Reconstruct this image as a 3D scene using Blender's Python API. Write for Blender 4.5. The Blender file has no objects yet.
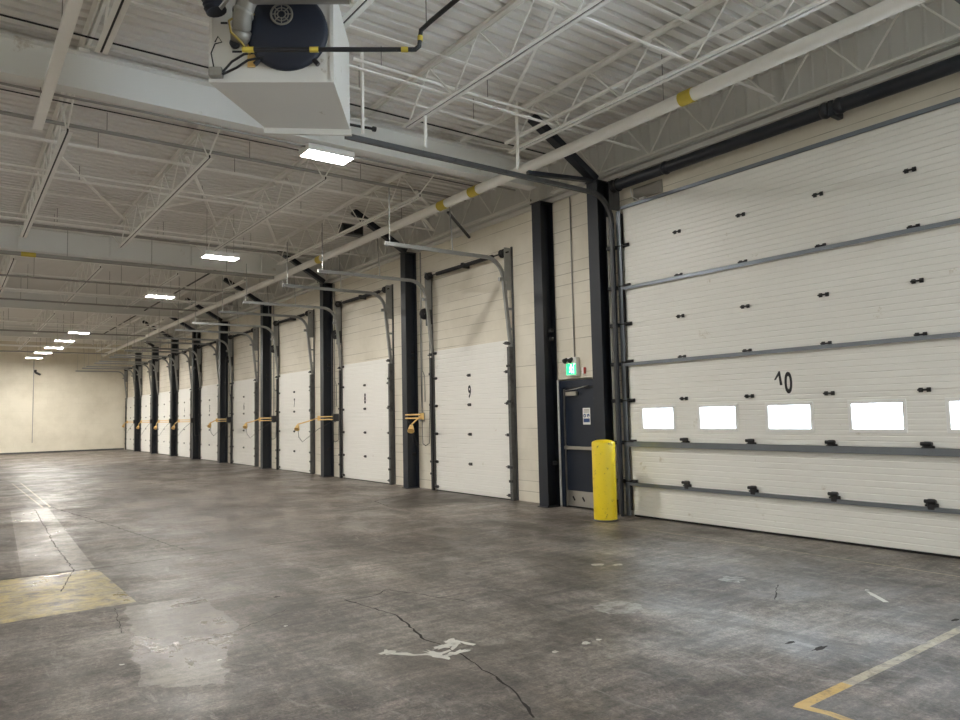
import bpy, math, random
from mathutils import Vector, Matrix
random.seed(7)
PI = math.pi
C = bpy.context.scene.collection

# ------------------------------------------------------------------ mesh collector
class MB:
    def __init__(s): s.v = []; s.f = []; s.sm = []
    def add(s, vs, fs, smooth=False):
        n = len(s.v); s.v += [tuple(p) for p in vs]
        s.f += [tuple(i + n for i in f) for f in fs]; s.sm += [smooth] * len(fs); return s
    def box(s, x0, x1, y0, y1, z0, z1):
        if x0 > x1: x0, x1 = x1, x0
        if y0 > y1: y0, y1 = y1, y0
        if z0 > z1: z0, z1 = z1, z0
        return s.add([(x0,y0,z0),(x1,y0,z0),(x1,y1,z0),(x0,y1,z0),(x0,y0,z1),(x1,y0,z1),(x1,y1,z1),(x0,y1,z1)],
                     [(0,3,2,1),(4,5,6,7),(0,1,5,4),(1,2,6,5),(2,3,7,6),(3,0,4,7)])
    def bbox(s, x0, x1, y0, y1, z0, z1, b=.006):
        """box with chamfered edges"""
        if x0 > x1: x0, x1 = x1, x0
        if y0 > y1: y0, y1 = y1, y0
        if z0 > z1: z0, z1 = z1, z0
        cx, cy, cz = (x0+x1)/2, (y0+y1)/2, (z0+z1)/2
        hx, hy, hz = (x1-x0)/2, (y1-y0)/2, (z1-z0)/2
        b = min(b, hx*.45, hy*.45, hz*.45)
        vs = []; idx = {}
        for sx in (-1,1):
            for sy in (-1,1):
                for sz in (-1,1):
                    for k in range(3):
                        h = [hx, hy, hz]
                        for j in range(3):
                            if j != k: h[j] -= b
                        idx[sx,sy,sz,k] = len(vs)
                        vs.append((cx+sx*h[0], cy+sy*h[1], cz+sz*h[2]))
        fs = []
        def q(k, t):
            a, c = [i for i in range(3) if i != k]
            r = []
            for ua, uc in ((-1,-1),(1,-1),(1,1),(-1,1)):
                g = [0,0,0]; g[k] = t; g[a] = ua; g[c] = uc; r.append(idx[g[0],g[1],g[2],k])
            flip = (t > 0) == (k == 1)
            fs.append(tuple(r[::-1] if flip else r))
        for k in range(3): q(k,1); q(k,-1)
        for k in range(3):
            a, c = [i for i in range(3) if i != k]
            for ua in (-1,1):
                for uc in (-1,1):
                    def g(t):
                        w = [0,0,0]; w[k] = t; w[a] = ua; w[c] = uc; return w
                    p, n = g(1), g(-1)
                    fs.append((idx[p[0],p[1],p[2],a], idx[p[0],p[1],p[2],c], idx[n[0],n[1],n[2],c], idx[n[0],n[1],n[2],a]))
        for sx in (-1,1):
            for sy in (-1,1):
                for sz in (-1,1): fs.append(tuple(idx[sx,sy,sz,k] for k in range(3)))
        return s.add(vs, fs)
    def cyl(s, p0, p1, r, n=10, r1=None, cap=True):
        p0, p1 = Vector(p0), Vector(p1); d = (p1-p0)
        if d.length < 1e-6: return s
        d.normalize(); r1 = r if r1 is None else r1
        a = d.orthogonal().normalized(); b = d.cross(a)
        vs = []
        for i in range(n):
            t = 2*PI*i/n; o = a*math.cos(t) + b*math.sin(t)
            vs.append(p0+o*r); vs.append(p1+o*r1)
        s.add(vs, [(2*i, 2*((i+1)%n), 2*((i+1)%n)+1, 2*i+1) for i in range(n)], True)
        if cap:
            s.add(vs[0::2], [tuple(range(n-1,-1,-1))]); s.add(vs[1::2], [tuple(range(n))])
        return s
    def bar(s, p0, p1, w, h, up=(0,0,1)):
        """rectangular bar, w across, h along up"""
        p0, p1 = Vector(p0), Vector(p1); d = (p1-p0).normalized(); up = Vector(up)
        if abs(d.dot(up)) > .98: up = Vector((1,0,0))
        a = d.cross(up).normalized(); b = a.cross(d)
        vs = []
        for p in (p0, p1):
            for sa, sb in ((-1,-1),(1,-1),(1,1),(-1,1)): vs.append(p + a*sa*w/2 + b*sb*h/2)
        return s.add(vs, [(0,1,2,3),(7,6,5,4),(0,4,5,1),(1,5,6,2),(2,6,7,3),(3,7,4,0)])
    def tube(s, pts, r, n=8, sq=None):
        """swept tube along a polyline; sq=(w,h) gives a rectangular section"""
        P = [Vector(p) for p in pts]; rings = []
        T = []
        for i in range(len(P)):
            t = Vector((0,0,0))
            if i > 0: t += (P[i]-P[i-1]).normalized()
            if i < len(P)-1: t += (P[i+1]-P[i]).normalized()
            T.append(t.normalized())
        a = T[0].orthogonal().normalized()
        if sq:
            ref = Vector((0,1,0)); a = (ref - T[0]*ref.dot(T[0])).normalized()
        for i in range(len(P)):
            a = (a - T[i]*a.dot(T[i])).normalized(); b = T[i].cross(a)
            if sq: rings.append([P[i]+a*u*sq[0]/2+b*w*sq[1]/2 for u, w in ((-1,-1),(1,-1),(1,1),(-1,1))])
            else: rings.append([P[i]+(a*math.cos(2*PI*k/n)+b*math.sin(2*PI*k/n))*r for k in range(n)])
        m = 4 if sq else n
        vs = [p for R in rings for p in R]; fs = []
        for i in range(len(P)-1):
            for k in range(m): fs.append((i*m+k, i*m+(k+1)%m, (i+1)*m+(k+1)%m, (i+1)*m+k))
        s.add(vs, fs, not sq)
        s.add(rings[0], [tuple(range(m-1,-1,-1))]); s.add(rings[-1], [tuple(range(m))]); return s
    def prism(s, poly, fn, a, b):
        """poly = 2-D outline, fn(u,v,t)->3-D point, t from a to b"""
        n = len(poly); vs = [fn(u,v,a) for u,v in poly] + [fn(u,v,b) for u,v in poly]
        return s.add(vs, [tuple(range(n-1,-1,-1)), tuple(range(n,2*n))] + [(i,(i+1)%n,n+(i+1)%n,n+i) for i in range(n)])
    def lathe(s, prof, o, ax=(0,0,1), n=24):
        o = Vector(o); d = Vector(ax).normalized(); a = d.orthogonal().normalized(); b = d.cross(a)
        vs = []; m = len(prof)
        for i in range(n):
            t = 2*PI*i/n; e = a*math.cos(t)+b*math.sin(t)
            for r, h in prof: vs.append(o+e*r+d*h)
        fs = [(i*m+k, ((i+1)%n)*m+k, ((i+1)%n)*m+k+1, i*m+k+1) for i in range(n) for k in range(m-1)]
        return s.add(vs, fs, True)
    def build(s, name, mat, parent=None, org=(0,0,0)):
        me = bpy.data.meshes.new(name); o3 = Vector(org)
        me.from_pydata([tuple(Vector(p)-o3) for p in s.v], [], s.f)
        me.polygons.foreach_set('use_smooth', s.sm); me.materials.append(mat); me.update()
        import bmesh
        bm = bmesh.new(); bm.from_mesh(me); bmesh.ops.recalc_face_normals(bm, faces=bm.faces); bm.to_mesh(me); bm.free()
        ob = bpy.data.objects.new(name, me); C.objects.link(ob)
        if parent is not None: ob.parent = parent
        else: ob.location = o3
        return ob

def tag(o, label=None, cat=None, group=None, kind=None):
    if label: o['label'] = label
    if cat: o['category'] = cat
    if group: o['group'] = group
    if kind: o['kind'] = kind
    return o
def thing(name, loc, label, cat, group=None):
    o = bpy.data.objects.new(name, None); o.empty_display_size = .2; C.objects.link(o); o.location = loc
    return tag(o, label, cat, group)
def copy_tree(o, parent=None):
    c = o.copy(); C.objects.link(c)
    if parent is not None: c.parent = parent
    for ch in list(o.children): copy_tree(ch, c)
    return c
ORD = ['first','second','third','fourth','fifth','sixth','seventh','eighth','ninth','tenth','eleventh','twelfth','thirteenth','fourteenth','fifteenth','sixteenth']

# ------------------------------------------------------------------ materials
def nodes(name):
    m = bpy.data.materials.new(name); m.use_nodes = True; nt = m.node_tree
    return m, nt, nt.nodes['Principled BSDF'], nt.nodes, nt.links
def rgb(r, g, b):
    f = lambda c: (c/255/12.92) if c/255 <= .04045 else ((c/255+.055)/1.055)**2.4
    return (f(r), f(g), f(b), 1)
def paint(name, col, rough=.5, metal=0, var=.12, scale=3., bump=0., spec=.5, stain=None, stain_amt=.0, stain_scale=1.2):
    m, nt, B, N, L = nodes(name)
    tc = N.new('ShaderNodeTexCoord'); nz = N.new('ShaderNodeTexNoise')
    nz.inputs['Scale'].default_value = scale; nz.inputs['Detail'].default_value = 6
    L.new(tc.outputs['Object'], nz.inputs['Vector'])
    mx = N.new('ShaderNodeMix'); mx.data_type = 'RGBA'
    mx.inputs[6].default_value = tuple(c*(1-var) for c in col[:3])+(1,)
    mx.inputs[7].default_value = tuple(min(1,c*(1+var)) for c in col[:3])+(1,)
    L.new(nz.outputs['Fac'], mx.inputs[0]); out = mx.outputs[2]
    if stain:
        n2 = N.new('ShaderNodeTexNoise'); n2.inputs['Scale'].default_value = stain_scale; n2.inputs['Detail'].default_value = 8
        n2.inputs['Roughness'].default_value = .7
        L.new(tc.outputs['Object'], n2.inputs['Vector'])
        r2 = N.new('ShaderNodeValToRGB'); r2.color_ramp.elements[0].position = .62-stain_amt; r2.color_ramp.elements[1].position = .70
        L.new(n2.outputs['Fac'], r2.inputs[0])
        m2 = N.new('ShaderNodeMix'); m2.data_type = 'RGBA'; L.new(r2.outputs[0], m2.inputs[0]); L.new(out, m2.inputs[6])
        m2.inputs[7].default_value = stain; out = m2.outputs[2]
    L.new(out, B.inputs['Base Color'])
    B.inputs['Roughness'].default_value = rough; B.inputs['Metallic'].default_value = metal
    B.inputs['Specular IOR Level'].default_value = spec
    if bump:
        bp = N.new('ShaderNodeBump'); bp.inputs['Strength'].default_value = bump; bp.inputs['Distance'].default_value = .01
        n3 = N.new('ShaderNodeTexNoise'); n3.inputs['Scale'].default_value = scale*12
        L.new(tc.outputs['Object'], n3.inputs['Vector']); L.new(n3.outputs['Fac'], bp.inputs['Height']); L.new(bp.outputs[0], B.inputs['Normal'])
    return m
def emit(name, col, s):
    m, nt, B, N, L = nodes(name)
    B.inputs['Base Color'].default_value = col; B.inputs['Emission Color'].default_value = col
    B.inputs['Emission Strength'].default_value = s; return m

def block_wall(name, col, mortar, axis, bw=60, bh=.2, var=.04):
    m, nt, B, N, L = nodes(name)
    tc = N.new('ShaderNodeTexCoord'); sp = N.new('ShaderNodeSeparateXYZ'); cb = N.new('ShaderNodeCombineXYZ')
    L.new(tc.outputs['Object'], sp.inputs[0]); L.new(sp.outputs[axis], cb.inputs[0]); L.new(sp.outputs['Z'], cb.inputs[1])
    br = N.new('ShaderNodeTexBrick'); br.inputs['Scale'].default_value = 1
    br.inputs['Brick Width'].default_value = bw; br.inputs['Row Height'].default_value = bh
    br.inputs['Mortar Size'].default_value = .006; br.inputs['Mortar Smooth'].default_value = .4
    br.inputs['Color1'].default_value = col; br.inputs['Color2'].default_value = tuple(c*(1-var) for c in col[:3])+(1,)
    br.inputs['Mortar'].default_value = mortar
    L.new(cb.outputs[0], br.inputs['Vector'])
    nz = N.new('ShaderNodeTexNoise'); nz.inputs['Scale'].default_value = .9; nz.inputs['Detail'].default_value = 8; nz.inputs['Roughness'].default_value = .65
    L.new(tc.outputs['Object'], nz.inputs['Vector'])
    rp = N.new('ShaderNodeValToRGB'); rp.color_ramp.elements[0].color = (.86,.85,.82,1); rp.color_ramp.elements[1].color = (1,1,1,1)
    rp.color_ramp.elements[0].position = .3; rp.color_ramp.elements[1].position = .6
    L.new(nz.outputs['Fac'], rp.inputs[0])
    mu = N.new('ShaderNodeMix'); mu.data_type = 'RGBA'; mu.blend_type = 'MULTIPLY'; mu.inputs[0].default_value = 1
    n4 = N.new('ShaderNodeTexNoise'); n4.inputs['Scale'].default_value = 1.0; n4.inputs['Detail'].default_value = 3
    m4 = N.new('ShaderNodeMapping'); m4.inputs['Scale'].default_value = (1,.5,2.6); L.new(tc.outputs['Object'], m4.inputs[0]); L.new(m4.outputs[0], n4.inputs['Vector'])
    r4 = N.new('ShaderNodeValToRGB'); r4.color_ramp.elements[0].position = .40; r4.color_ramp.elements[1].position = .56; L.new(n4.outputs['Fac'], r4.inputs[0])
    fade = N.new('ShaderNodeMix'); fade.data_type = 'RGBA'; fade.inputs[6].default_value = col
    L.new(r4.outputs[0], fade.inputs[0]); L.new(br.outputs['Color'], fade.inputs[7]); L.new(fade.outputs[2], mu.inputs[6]); L.new(rp.outputs[0], mu.inputs[7]); L.new(mu.outputs[2], B.inputs['Base Color'])
    B.inputs['Roughness'].default_value = .62
    n3 = N.new('ShaderNodeTexNoise'); n3.inputs['Scale'].default_value = 60; L.new(tc.outputs['Object'], n3.inputs['Vector'])
    ad = N.new('ShaderNodeMath'); ad.operation = 'MULTIPLY_ADD'; ad.inputs[1].default_value = -1.2
    L.new(br.outputs['Fac'], ad.inputs[0]); L.new(n3.outputs['Fac'], ad.inputs[2])
    bp = N.new('ShaderNodeBump'); bp.inputs['Strength'].default_value = .35; bp.inputs['Distance'].default_value = .008
    L.new(ad.outputs[0], bp.inputs['Height']); L.new(bp.outputs[0], B.inputs['Normal'])
    return m

def concrete_group():
    g = bpy.data.node_groups.new('worn concrete', 'ShaderNodeTree')
    g.interface.new_socket('Color', in_out='OUTPUT', socket_type='NodeSocketColor')
    g.interface.new_socket('Roughness', in_out='OUTPUT', socket_type='NodeSocketFloat')
    g.interface.new_socket('Normal', in_out='OUTPUT', socket_type='NodeSocketVector')
    N, L = g.nodes, g.links
    out = N.new('NodeGroupOutput'); tc = N.new('ShaderNodeNewGeometry')
    def noise(sc, det=8, ro=.6, dist=0, vec=None):
        n = N.new('ShaderNodeTexNoise'); n.inputs['Scale'].default_value = sc; n.inputs['Detail'].default_value = det
        n.inputs['Roughness'].default_value = ro; n.inputs['Distortion'].default_value = dist
        L.new(vec or tc.outputs['Position'], n.inputs['Vector']); return n.outputs['Fac']
    def ramp(f, *els):
        r = N.new('ShaderNodeValToRGB'); e = r.color_ramp.elements
        while len(e) < len(els): e.new(.5)
        for k, (p, c) in enumerate(els): e[k].position = p; e[k].color = c
        L.new(f, r.inputs[0]); return r.outputs[0]
    def mix(bl, f, a, b):
        m = N.new('ShaderNodeMix'); m.data_type = 'RGBA'; m.blend_type = bl
        if isinstance(f, (int, float)): m.inputs[0].default_value = f
        else: L.new(f, m.inputs[0])
        for s_, x in ((6, a), (7, b)):
            if isinstance(x, tuple): m.inputs[s_].default_value = x
            else: L.new(x, m.inputs[s_])
        return m.outputs[2]
    mp = N.new('ShaderNodeMapping'); mp.inputs['Scale'].default_value = (1.0, .45, 1); mp.inputs['Rotation'].default_value = (0,0,.5)
    L.new(tc.outputs['Position'], mp.inputs[0])
    big = ramp(noise(.42, 7, .62, .6), (.36, CON[0]), (.5, CON[1]), (.64, CON[2]))
    mid = ramp(noise(1.7, 9, .7, .8, mp.outputs[0]), (.39, (.62,.61,.595,1)), (.5, (1,1,1,1)), (.61, (1.45,1.45,1.45,1)))
    c = mix('MULTIPLY', 1, big, mid)
    fine = ramp(noise(16, 8, .75), (.40, (.62,.62,.62,1)), (.5, (1,1,1,1)), (.60, (1.40,1.40,1.40,1)))
    c = mix('MULTIPLY', .8, c, fine)
    grit = ramp(noise(55, 6, .8), (.40, (.55,.55,.55,1)), (.5, (1,1,1,1)), (.60, (1.5,1.5,1.5,1)))
    c = mix('MULTIPLY', .7, c, grit)
    mp2 = N.new('ShaderNodeMapping'); mp2.inputs['Scale'].default_value = (.6, 5.5, 1); mp2.inputs['Rotation'].default_value = (0,0,.62)
    L.new(tc.outputs['Position'], mp2.inputs[0])
    sw = ramp(noise(1.6, 9, .72, .4, mp2.outputs[0]), (.41, (.70,.70,.70,1)), (.5, (1,1,1,1)), (.59, (1.34,1.34,1.34,1)))
    c = mix('MULTIPLY', .8, c, sw)
    scr = ramp(noise(5, 10, .8, 1.5, mp.outputs[0]), (.55, (0,0,0,1)), (.66, (.62,.62,.62,1)))
    c = mix('MIX', scr, c, CON[3])
    dk = ramp(noise(2.6, 10, .75, 2), (.33, (.75,.75,.75,1)), (.42, (0,0,0,1)))
    c = mix('MIX', dk, c, CON[4])
    L.new(c, out.inputs['Color'])
    ro = ramp(noise(.8, 8, .7, .5), (.38, (.34,.34,.34,1)), (.62, (.62,.62,.62,1)))
    L.new(ro, out.inputs['Roughness'])
    bp = N.new('ShaderNodeBump'); bp.inputs['Strength'].default_value = .25; bp.inputs['Distance'].default_value = .012
    L.new(noise(9, 8, .7), bp.inputs['Height']); L.new(bp.outputs[0], out.inputs['Normal'])
    return g
CON = [(.084,.069,.057,1), (.130,.110,.094,1), (.180,.157,.136,1), (.32,.295,.265,1), (.052,.046,.041,1)]
CG = concrete_group()
def concrete(name, paintcol=None, cover=.5, sc=6., gloss=1.):
    m, nt, B, N, L = nodes(name)
    g = N.new('ShaderNodeGroup'); g.node_tree = CG; col = g.outputs['Color']
    if paintcol:
        geo = N.new('ShaderNodeNewGeometry'); nz = N.new('ShaderNodeTexNoise'); nz.inputs['Scale'].default_value = sc
        nz.inputs['Detail'].default_value = 10; nz.inputs['Roughness'].default_value = .75; nz.inputs['Distortion'].default_value = .7
        L.new(geo.outputs['Position'], nz.inputs['Vector'])
        r = N.new('ShaderNodeValToRGB'); r.color_ramp.elements[0].position = cover-.12; r.color_ramp.elements[1].position = cover+.12
        r.color_ramp.elements[0].color = (0,0,0,1); r.color_ramp.elements[1].color = (.85,.85,.85,1)
        L.new(nz.outputs['Fac'], r.inputs[0])
        mx = N.new('ShaderNodeMix'); mx.data_type = 'RGBA'; L.new(r.outputs[0], mx.inputs[0]); L.new(col, mx.inputs[6]); mx.inputs[7].default_value = paintcol
        col = mx.outputs[2]
    L.new(col, B.inputs['Base Color']); rm = N.new('ShaderNodeMath'); rm.operation = 'MULTIPLY'; rm.inputs[1].default_value = gloss; L.new(g.outputs['Roughness'], rm.inputs[0]); L.new(rm.outputs[0], B.inputs['Roughness']); L.new(g.outputs['Normal'], B.inputs['Normal'])
    return m

M = dict(
 floor=concrete('floor concrete'),
 yellow_floor=concrete('worn yellow floor paint', rgb(186,166,96), .50, 5, .72),
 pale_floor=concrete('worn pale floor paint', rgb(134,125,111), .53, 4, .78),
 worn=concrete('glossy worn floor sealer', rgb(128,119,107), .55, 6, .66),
 yellow_line=concrete('faded yellow line paint', rgb(196,160,84), .40, 9),
 pale_line=concrete('faded line paint', rgb(178,166,140), .45, 9),
 spill=concrete('white paint spill', rgb(214,210,200), .36, 7),
 scuff=concrete('pale scuffed ring', rgb(176,173,166), .50, 16),
 patch=concrete('dark slab patch', rgb(72,66,60), .42, 3),
 crack=paint('crack', rgb(40,35,30), .9, var=.2),
 block=block_wall('cream painted block', rgb(230,224,210), rgb(164,156,140), 'Y'),
 back=block_wall('cream painted back wall', rgb(226,219,202), rgb(214,207,189), 'X', .8, .4, .02),
 siding=paint('grey metal siding', rgb(222,221,217), .55, var=.05, scale=1.5),
 deck=paint('white painted steel deck', rgb(228,226,221), .5, var=.05, scale=1.2, stain=rgb(196,188,176), stain_amt=.02, stain_scale=.5),
 joist=paint('white painted joist steel', rgb(246,245,240), .45, var=.06, scale=5),
 beam=paint('grey white beam paint', rgb(232,232,228), .5, var=.05, scale=1.0, stain=rgb(190,182,170), stain_amt=.0),
 pipew=paint('white pipe paint', rgb(248,247,242), .4, var=.04),
 pipeg=paint('grey pipe paint', rgb(160,158,153), .4, var=.08),
 conduit=paint('galvanised conduit', rgb(150,148,143), .38, .6, var=.1),
 navy=paint('navy column paint', rgb(33,38,47), .40, var=.15, scale=4, stain=rgb(62,65,70), stain_amt=-.02, stain_scale=6),
 navy_door=paint('navy door paint', rgb(30,38,52), .35, var=.08),
 galv=paint('galvanised track steel', rgb(150,151,149), .42, .3, var=.15, scale=9),
 galv_dark=paint('dirty track steel', rgb(84,85,86), .45, .3, var=.3, scale=9, stain=rgb(48,48,50), stain_amt=.02, stain_scale=5),
 guard=paint('scuffed grey guard steel', rgb(88,88,87), .5, .1, var=.35, scale=9, stain=rgb(40,40,42), stain_amt=.08, stain_scale=4),
 strut=paint('grey door strut steel', rgb(128,134,142), .35, .7, var=.12, scale=6),
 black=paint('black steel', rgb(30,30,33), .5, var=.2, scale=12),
 rubber=paint('black rubber', rgb(24,24,26), .75, var=.2),
 white_door=paint('white door skin', rgb(238,237,232), .38, var=.025, scale=2.2, stain=rgb(214,209,198), stain_amt=-.03, stain_scale=3),
 bollard=paint('yellow bollard paint', rgb(236,208,28), .38, var=.08, scale=5, stain=rgb(120,98,30), stain_amt=.03, stain_scale=13),
 yellow=paint('yellow band', rgb(206,184,72), .5, var=.1),
 hose=paint('dull yellow gas hose', rgb(150,128,58), .5, var=.15, scale=14),
 arm=paint('orange yellow arm paint', rgb(232,194,122), .4, var=.1, scale=9),
 heater=paint('pale grey heater casing', rgb(214,211,204), .45, var=.05, scale=2, stain=rgb(176,166,150), stain_amt=-.02, stain_scale=4),
 fan=paint('blue black fan shroud', rgb(30,36,50), .55, var=.15, scale=6),
 duct=paint('grey duct', rgb(134,130,122), .45, .3, var=.12, scale=6),
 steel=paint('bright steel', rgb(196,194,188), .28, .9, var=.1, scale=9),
 ink=paint('black lettering', rgb(24,26,32), .6, var=.05),
 white=paint('white plastic', rgb(240,240,238), .4, var=.02),
 blue=paint('sign blue', rgb(52,78,128), .5, var=.05),
 grey_ink=paint('sign grey lettering', rgb(150,146,138), .6, var=.05),
 red=paint('red plastic', rgb(205,84,78), .45, var=.05),
 lamp=emit('lamp lens', (1,.965,.90,1), 115),
 green=emit('exit sign green', (.02,.75,.22,1), .9),
 green_white=emit('exit sign figure', (.75,1,.82,1), 1.6),
)
# acrylic pane
def pane_mat():
    m, nt, B, N, L = nodes('frosted acrylic pane')
    B.inputs['Base Color'].default_value = (1,1,1,1); B.inputs['Roughness'].default_value = .25
    B.inputs['Transmission Weight'].default_value = 1; B.inputs['IOR'].default_value = 1.05; return m
M['pane'] = pane_mat()

# ------------------------------------------------------------------ setting
X = 9.05          # room face of the dock wall
YB = 49.0         # back wall
def structure(mb, name, mat, org=(0,0,0), parent=None):
    o = mb.build(name, mat, parent, org)
    if parent is None: o['kind'] = 'structure'
    return o
fl = MB(); fl.box(-14, 9.35, -9, YB+.3, -.25, 0)
floor = structure(fl, 'floor', M['floor'])

# corrugated roof deck, ribs run across the room
dk = MB(); pitch = .2; y = -9.0; prof = []
while y < YB+.3:
    prof += [(y, 6.43), (y+.122, 6.43), (y+.132, 6.51), (y+.192, 6.51)]; y += pitch
vs = [(-14, p, z) for p, z in prof] + [(9.3, p, z) for p, z in prof]; n = len(prof)
dk.add(vs, [(i, i+1, n+i+1, n+i) for i in range(n-1)])
dk.box(-14, 9.35, -9, YB+.3, 6.52, 6.62)
structure(dk, 'ceiling', M['deck'])

WT = 5.68
rw = MB()
D10 = (2.65, 8.10, 5.0)      # large door opening
MD = (8.90, 9.92, 2.29)      # personnel door opening
rw.box(X, X+.3, -9, -7.2, 0, WT); rw.box(X, X+.3, -7.2, -.8, 5.0, WT); rw.box(X, X+.3, -.8, D10[0], 0, WT); rw.box(X, X+.3, D10[0], D10[1], D10[2], WT)
rw.box(X, X+.3, D10[1], MD[0], 0, WT); rw.box(X, X+.3, MD[0], MD[1], MD[2], WT); rw.box(X, X+.3, MD[1], YB, 0, WT); rw.box(X+.14, X+.3, MD[0], MD[1], 0, MD[2])
structure(rw, 'wall_right', M['block'])
# metal siding above the block wall, vertical ribs
sd = MB(); y = -9.0; prof = []
while y < YB:
    prof += [(y, 9.30), (y+.15, 9.30), (y+.165, 9.288), (y+.185, 9.288)]; y += .2
n = len(prof); vs = [(x, p, WT) for p, x in prof] + [(x, p, 6.5) for p, x in prof]
sd.add(vs, [(i, i+1, n+i+1, n+i) for i in range(n-1)]); sd.box(9.31, 9.35, -9, YB, WT, 6.5)
structure(sd, 'wall_right_upper', M['siding'])
tr = MB(); tr.box(8.99, X-.002, -9, YB-.01, 5.585, 5.60); tr.box(8.99, 9.005, -9, YB-.01, 5.60, 5.66); tr.box(8.94, X+.2, -9, YB-.01, 5.682, 5.70)
structure(tr, 'trim_1', M['siding'])
bw = MB(); bw.box(-14, 9.35, YB, YB+.3, 0, 6.5); structure(bw, 'wall_back', M['back'])
lw = MB(); lw.box(-14.3, -14, -9, YB+.3, 0, 6.5); structure(lw, 'wall_left', M['block'])
fw = MB(); fw.box(-14.3, 9.35, -9.3, -9, 0, 6.6); structure(fw, 'wall_front', M['back'])
bb = MB(); bb.box(-14, 8.9, YB-.012, YB-.001, .0, .09); structure(bb, 'baseboard_back', M['galv_dark'])

# ---- floor markings and cracks (parts of the floor)
def strip(pts, w0, jit=0, w1=None, z=.0015):
    """ribbon lying on the floor along pts"""
    P = []
    for i in range(len(pts)-1):
        a, b = Vector(pts[i]), Vector(pts[i+1]); k = max(1, int((b-a).length/.06)) if jit else 1
        for j in range(k): P.append(a.lerp(b, j/k) + (Vector((random.uniform(-jit,jit), random.uniform(-jit,jit))) if jit and (i or j) else Vector((0,0))))
    P.append(Vector(pts[-1])); n = len(P); vs = []
    for i, p in enumerate(P):
        t = (P[min(i+1,n-1)]-P[max(i-1,0)]).normalized(); nn = Vector((-t.y, t.x)); w = w0 if w1 is None else w0+(w1-w0)*i/(n-1)
        if jit: w *= random.uniform(.4, 1.5)
        vs += [(p.x+nn.x*w/2, p.y+nn.y*w/2, z), (p.x-nn.x*w/2, p.y-nn.y*w/2, z)]
    m = MB(); m.add(vs, [(2*i, 2*i+1, 2*i+3, 2*i+2) for i in range(n-1)]); return m
def blob(cx, cy, rx, ry, n=26, jit=.25, z=.0016, inner=None):
    m = MB(); vs = []
    for i in range(n):
        t = 2*PI*i/n; k = 1+random.uniform(-jit, jit); vs.append((cx+rx*k*math.cos(t), cy+ry*k*math.sin(t), z))
    if inner:
        vs += [(cx+(p[0]-cx)*inner, cy+(p[1]-cy)*inner, z) for p in vs]
        m.add(vs, [(i, (i+1)%n, n+(i+1)%n, n+i) for i in range(n)])
    else: m.add(vs, [tuple(range(n))])
    return m
def quadf(pts, z=.0012): m = MB(); m.add([(x, y, z) for x, y in pts], [(0,1,2,3)]); return m
quadf([(-.9,9.72),(-.9,7.55),(1.51,7.61),(1.48,9.62)]).build('yellow_floor_patch', M['yellow_floor'], floor)
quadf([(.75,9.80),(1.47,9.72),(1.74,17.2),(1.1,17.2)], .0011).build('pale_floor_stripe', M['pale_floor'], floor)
strip([(3.97,2.40),(5.2,2.41),(6.3,2.43)], .07).build('yellow_line', M['pale_line'], floor)
strip([(3.96,2.43),(4.0,2.25),(3.98,2.0),(4.0,1.0)], .06, z=.0017).build('yellow_line', M['yellow_line'], floor)
strip([(3.97,2.402),(4.5,2.405)], .07, z=.0019).build('yellow_line', M['yellow_line'], floor)
for pts, w in (([(3.05,6.36),(3.12,5.95),(3.15,5.52),(3.06,5.15),(2.98,4.84),(3.02,4.56),(2.94,4.03),(2.88,3.63),(2.70,3.24)], .016),
               ([(3.05,6.36),(3.3,6.3),(3.55,6.45),(3.75,5.9),(3.9,5.5)], .010),
               ([(-.9,9.74),(1.5,9.66),(3.6,9.75),(5.0,9.6)], .018), ([(1.79,17.3),(2.2,14),(2.6,10.2)], .012),
               ([(1.0,8.6),(1.25,9.7),(1.3,12),(1.5,17)], .009), ([(7.0,13.2),(8.95,14.2)], .02), ([(7.0,13.2),(6.7,11.9),(8.9,11.3)], .015),
               ([(6.49,4.09),(6.24,3.95),(5.97,3.8)], .010), ([(1.2,5.9),(1.9,6.0),(2.5,6.4)], .006), ([(1.2,6.6),(1.3,7.5)], .005)):
    strip(pts, w, .014).build('crack', M['crack'], floor)
strip([(8.05,1.0),(8.1,4),(8.12,8.4)], .03).build('slab_joint', M['pale_line'], floor)
strip([(1.83,25),(1.79,17.3)], .035).build('pale_tape_line', M['pale_line'], floor)
strip([(1.62,25),(1.66,17.3)], .03).build('pale_tape_line', M['pale_line'], floor)
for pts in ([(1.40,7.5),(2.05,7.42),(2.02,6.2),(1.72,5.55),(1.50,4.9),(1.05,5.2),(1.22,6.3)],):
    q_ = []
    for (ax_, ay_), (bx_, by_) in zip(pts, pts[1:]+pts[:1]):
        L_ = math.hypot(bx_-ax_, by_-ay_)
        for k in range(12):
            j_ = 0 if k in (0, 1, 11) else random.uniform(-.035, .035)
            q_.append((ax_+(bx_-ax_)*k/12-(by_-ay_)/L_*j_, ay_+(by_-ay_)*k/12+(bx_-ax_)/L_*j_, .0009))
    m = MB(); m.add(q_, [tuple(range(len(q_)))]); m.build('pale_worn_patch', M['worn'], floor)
quadf([(7.05,13.2),(8.98,14.1),(8.98,11.4),(6.75,11.95)], .0010).build('dark_slab_patch', M['patch'], floor)
for cx, cy, rx, ry in ((2.62,4.77,.05,.05),(3.0,4.62,.10,.05),(3.12,4.66,.06,.07),(2.86,4.50,.05,.11),(2.99,4.44,.12,.035)):
    blob(cx, cy, rx, ry, 22, .4).build('paint_spill', M['spill'], floor)
strip([(2.62,4.77),(2.74,4.60),(2.86,4.50),(3.0,4.52),(3.15,4.66),(3.2,4.5)], .045, .012).build('paint_spill', M['spill'], floor)
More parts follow.
